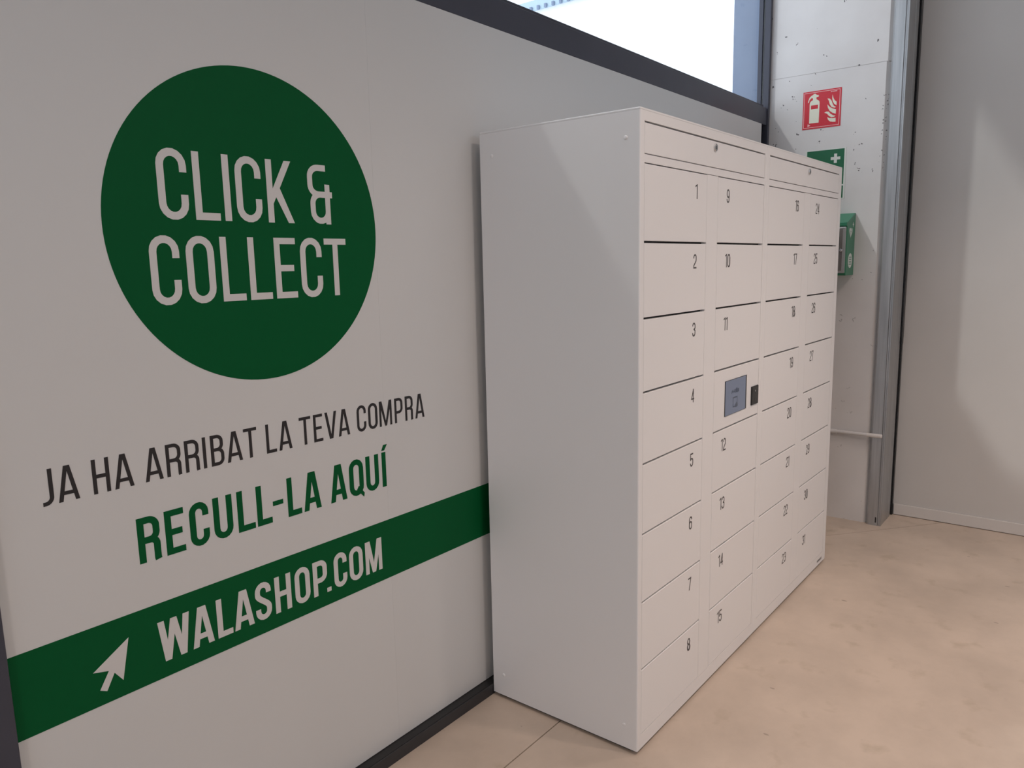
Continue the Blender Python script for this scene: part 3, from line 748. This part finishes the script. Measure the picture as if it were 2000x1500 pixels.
polys_mesh('sticker_print', lines, lambda u, v, d: (u, ya - 0.0004 - d, v), 0.0002, M_AED, st)
adopt(aed)

# ------------------------------------------------------------------ conduit low on the pier
pipe = empty('conduit', (XC-0.014, -0.45, 0.53))
tag(pipe, 'white plastic conduit running low across the pier to the guide rail', 'pipe')
cyl('tube', (XC-0.010, -0.12, 0.526), (0, -1, -0.004), 0.0100, 0.300, M_CONC, pipe, 20)
cyl('tube', (XC-0.012, -0.40, 0.5262), (-0.06, -1, 0.010), 0.0100, 0.20, M_CONC, pipe, 20)
cyl('end_sleeve', (XC-0.0238, -0.597, 0.5282), (-0.06, -1, 0.010), 0.0112, 0.080, M_PIPE, pipe, 20, bevel=0.003)
cyl('coupler', (XC-0.012, -0.385, 0.526), (-0.03, -1, 0.0), 0.0125, 0.045, M_CONC, pipe, 20)
adopt(pipe)

# light portals: help sampling the daylight that enters through the two glazed openings
for nm, loc, rot, sx_, sy_ in (('window_portal', (0.53, 0.12, 3.3), (-math.pi/2, 0, 0), 4.2, 1.8), ('window_portal', ((OX0+OX1)/2, Y0-0.1, (OZ0+OZ1)/2), (math.pi/2, 0, 0), OX1-OX0, OZ1-OZ0), ('window_portal', (X0-0.1, (GY0+GY1)/2, GZ1/2), (0, -math.pi/2, 0), GZ1, GY1-GY0)):
    pl = bpy.data.lights.new(nm, 'AREA'); pl.shape = 'RECTANGLE'; pl.size = sx_; pl.size_y = sy_; pl.cycles.is_portal = True
    po = bpy.data.objects.new(nm, pl); COL.objects.link(po); po.location = loc; po.rotation_euler = rot

# ------------------------------------------------------------------ outside: pale building across the street, partly seen through the pane, plus added unseen sun blockers
nb = empty('neighbouring_building', (8, 9, 0))
tag(nb, 'washed out building outside with a pale blue roof edge at the window top', 'building')
box('facade', (-30.0, -9.0, 5.6, 6.5, -1.0, 18.0), M_FACADE, nb)  # unseen block, added to keep the sun off the near locker
for k in range(10):
    box('screen_post', (-9.0+k*0.4, -8.78+k*0.4, 5.6, 5.63, -1.0, 18.0), M_FACADE, nb)  # added slats, out of view, let only part of the sun through
RX, RZ = 6.0, 4.589
box('street_wall', (RX+0.03, RX+0.40, 2.7, 9.0, -1.0, RZ), M_FACADE, nb)
box('roof_edge', (RX, RX+0.25, 2.6, 9.0, RZ, RZ+0.115), M_ROOFBAND, nb)
for k in range(9):
    box('gutter_bracket', (RX-0.03, RX, 3.45+k*0.11, 3.48+k*0.11, RZ-0.01, RZ+0.035), M_JAMB, nb)
adopt(nb)

# ------------------------------------------------------------------ added pendant downlights, unseen, tuned to brighten the room
LABELS = ['small pendant downlight hanging in front of the seam between the lockers', 'pendant downlight hanging in front of the near locker', 'narrow beam pendant downlight deepest in the room',
          'pendant downlight at the far left end of the room', 'pendant downlight hanging in front of the lettered wall', 'narrow beam pendant downlight nearest the white end wall']
for (lx, ly, pw, cone), lab in zip(LAMPS, LABELS):
    L = empty('pendant_lamp', (lx, ly, CEIL)); tag(L, lab, 'lamp', 'pendant downlights')
    cyl('ceiling_rose', (lx, ly, CEIL-0.0005), (0, 0, -1), 0.05, 0.025, M_LAMPBODY, L, 24, bevel=0.004)
    cyl('rod', (lx, ly, CEIL-0.02), (0, 0, -1), 0.006, CEIL-0.02-LAMP_Z-0.11, M_LAMPBODY, L, 10)
    cyl('housing', (lx, ly, LAMP_Z+0.12), (0, 0, -1), 0.095, 0.12, M_LAMPBODY, L, 32, bevel=0.003)
    cyl('diffuser', (lx, ly, LAMP_Z+0.001), (0, 0, -1), 0.080, 0.002, M_DIFF, L, 32)
    ld = bpy.data.lights.new('lamp_light', 'SPOT'); ld.spot_size = math.radians(cone); ld.spot_blend = 0.85; ld.shadow_soft_size = 0.08
    ld.energy = pw; ld.color = LAMP_COLOR
    lo = bpy.data.objects.new('lamp_light', ld); COL.objects.link(lo); lo.location = (lx, ly, LAMP_Z-0.09); lo.parent = L
    adopt(L)
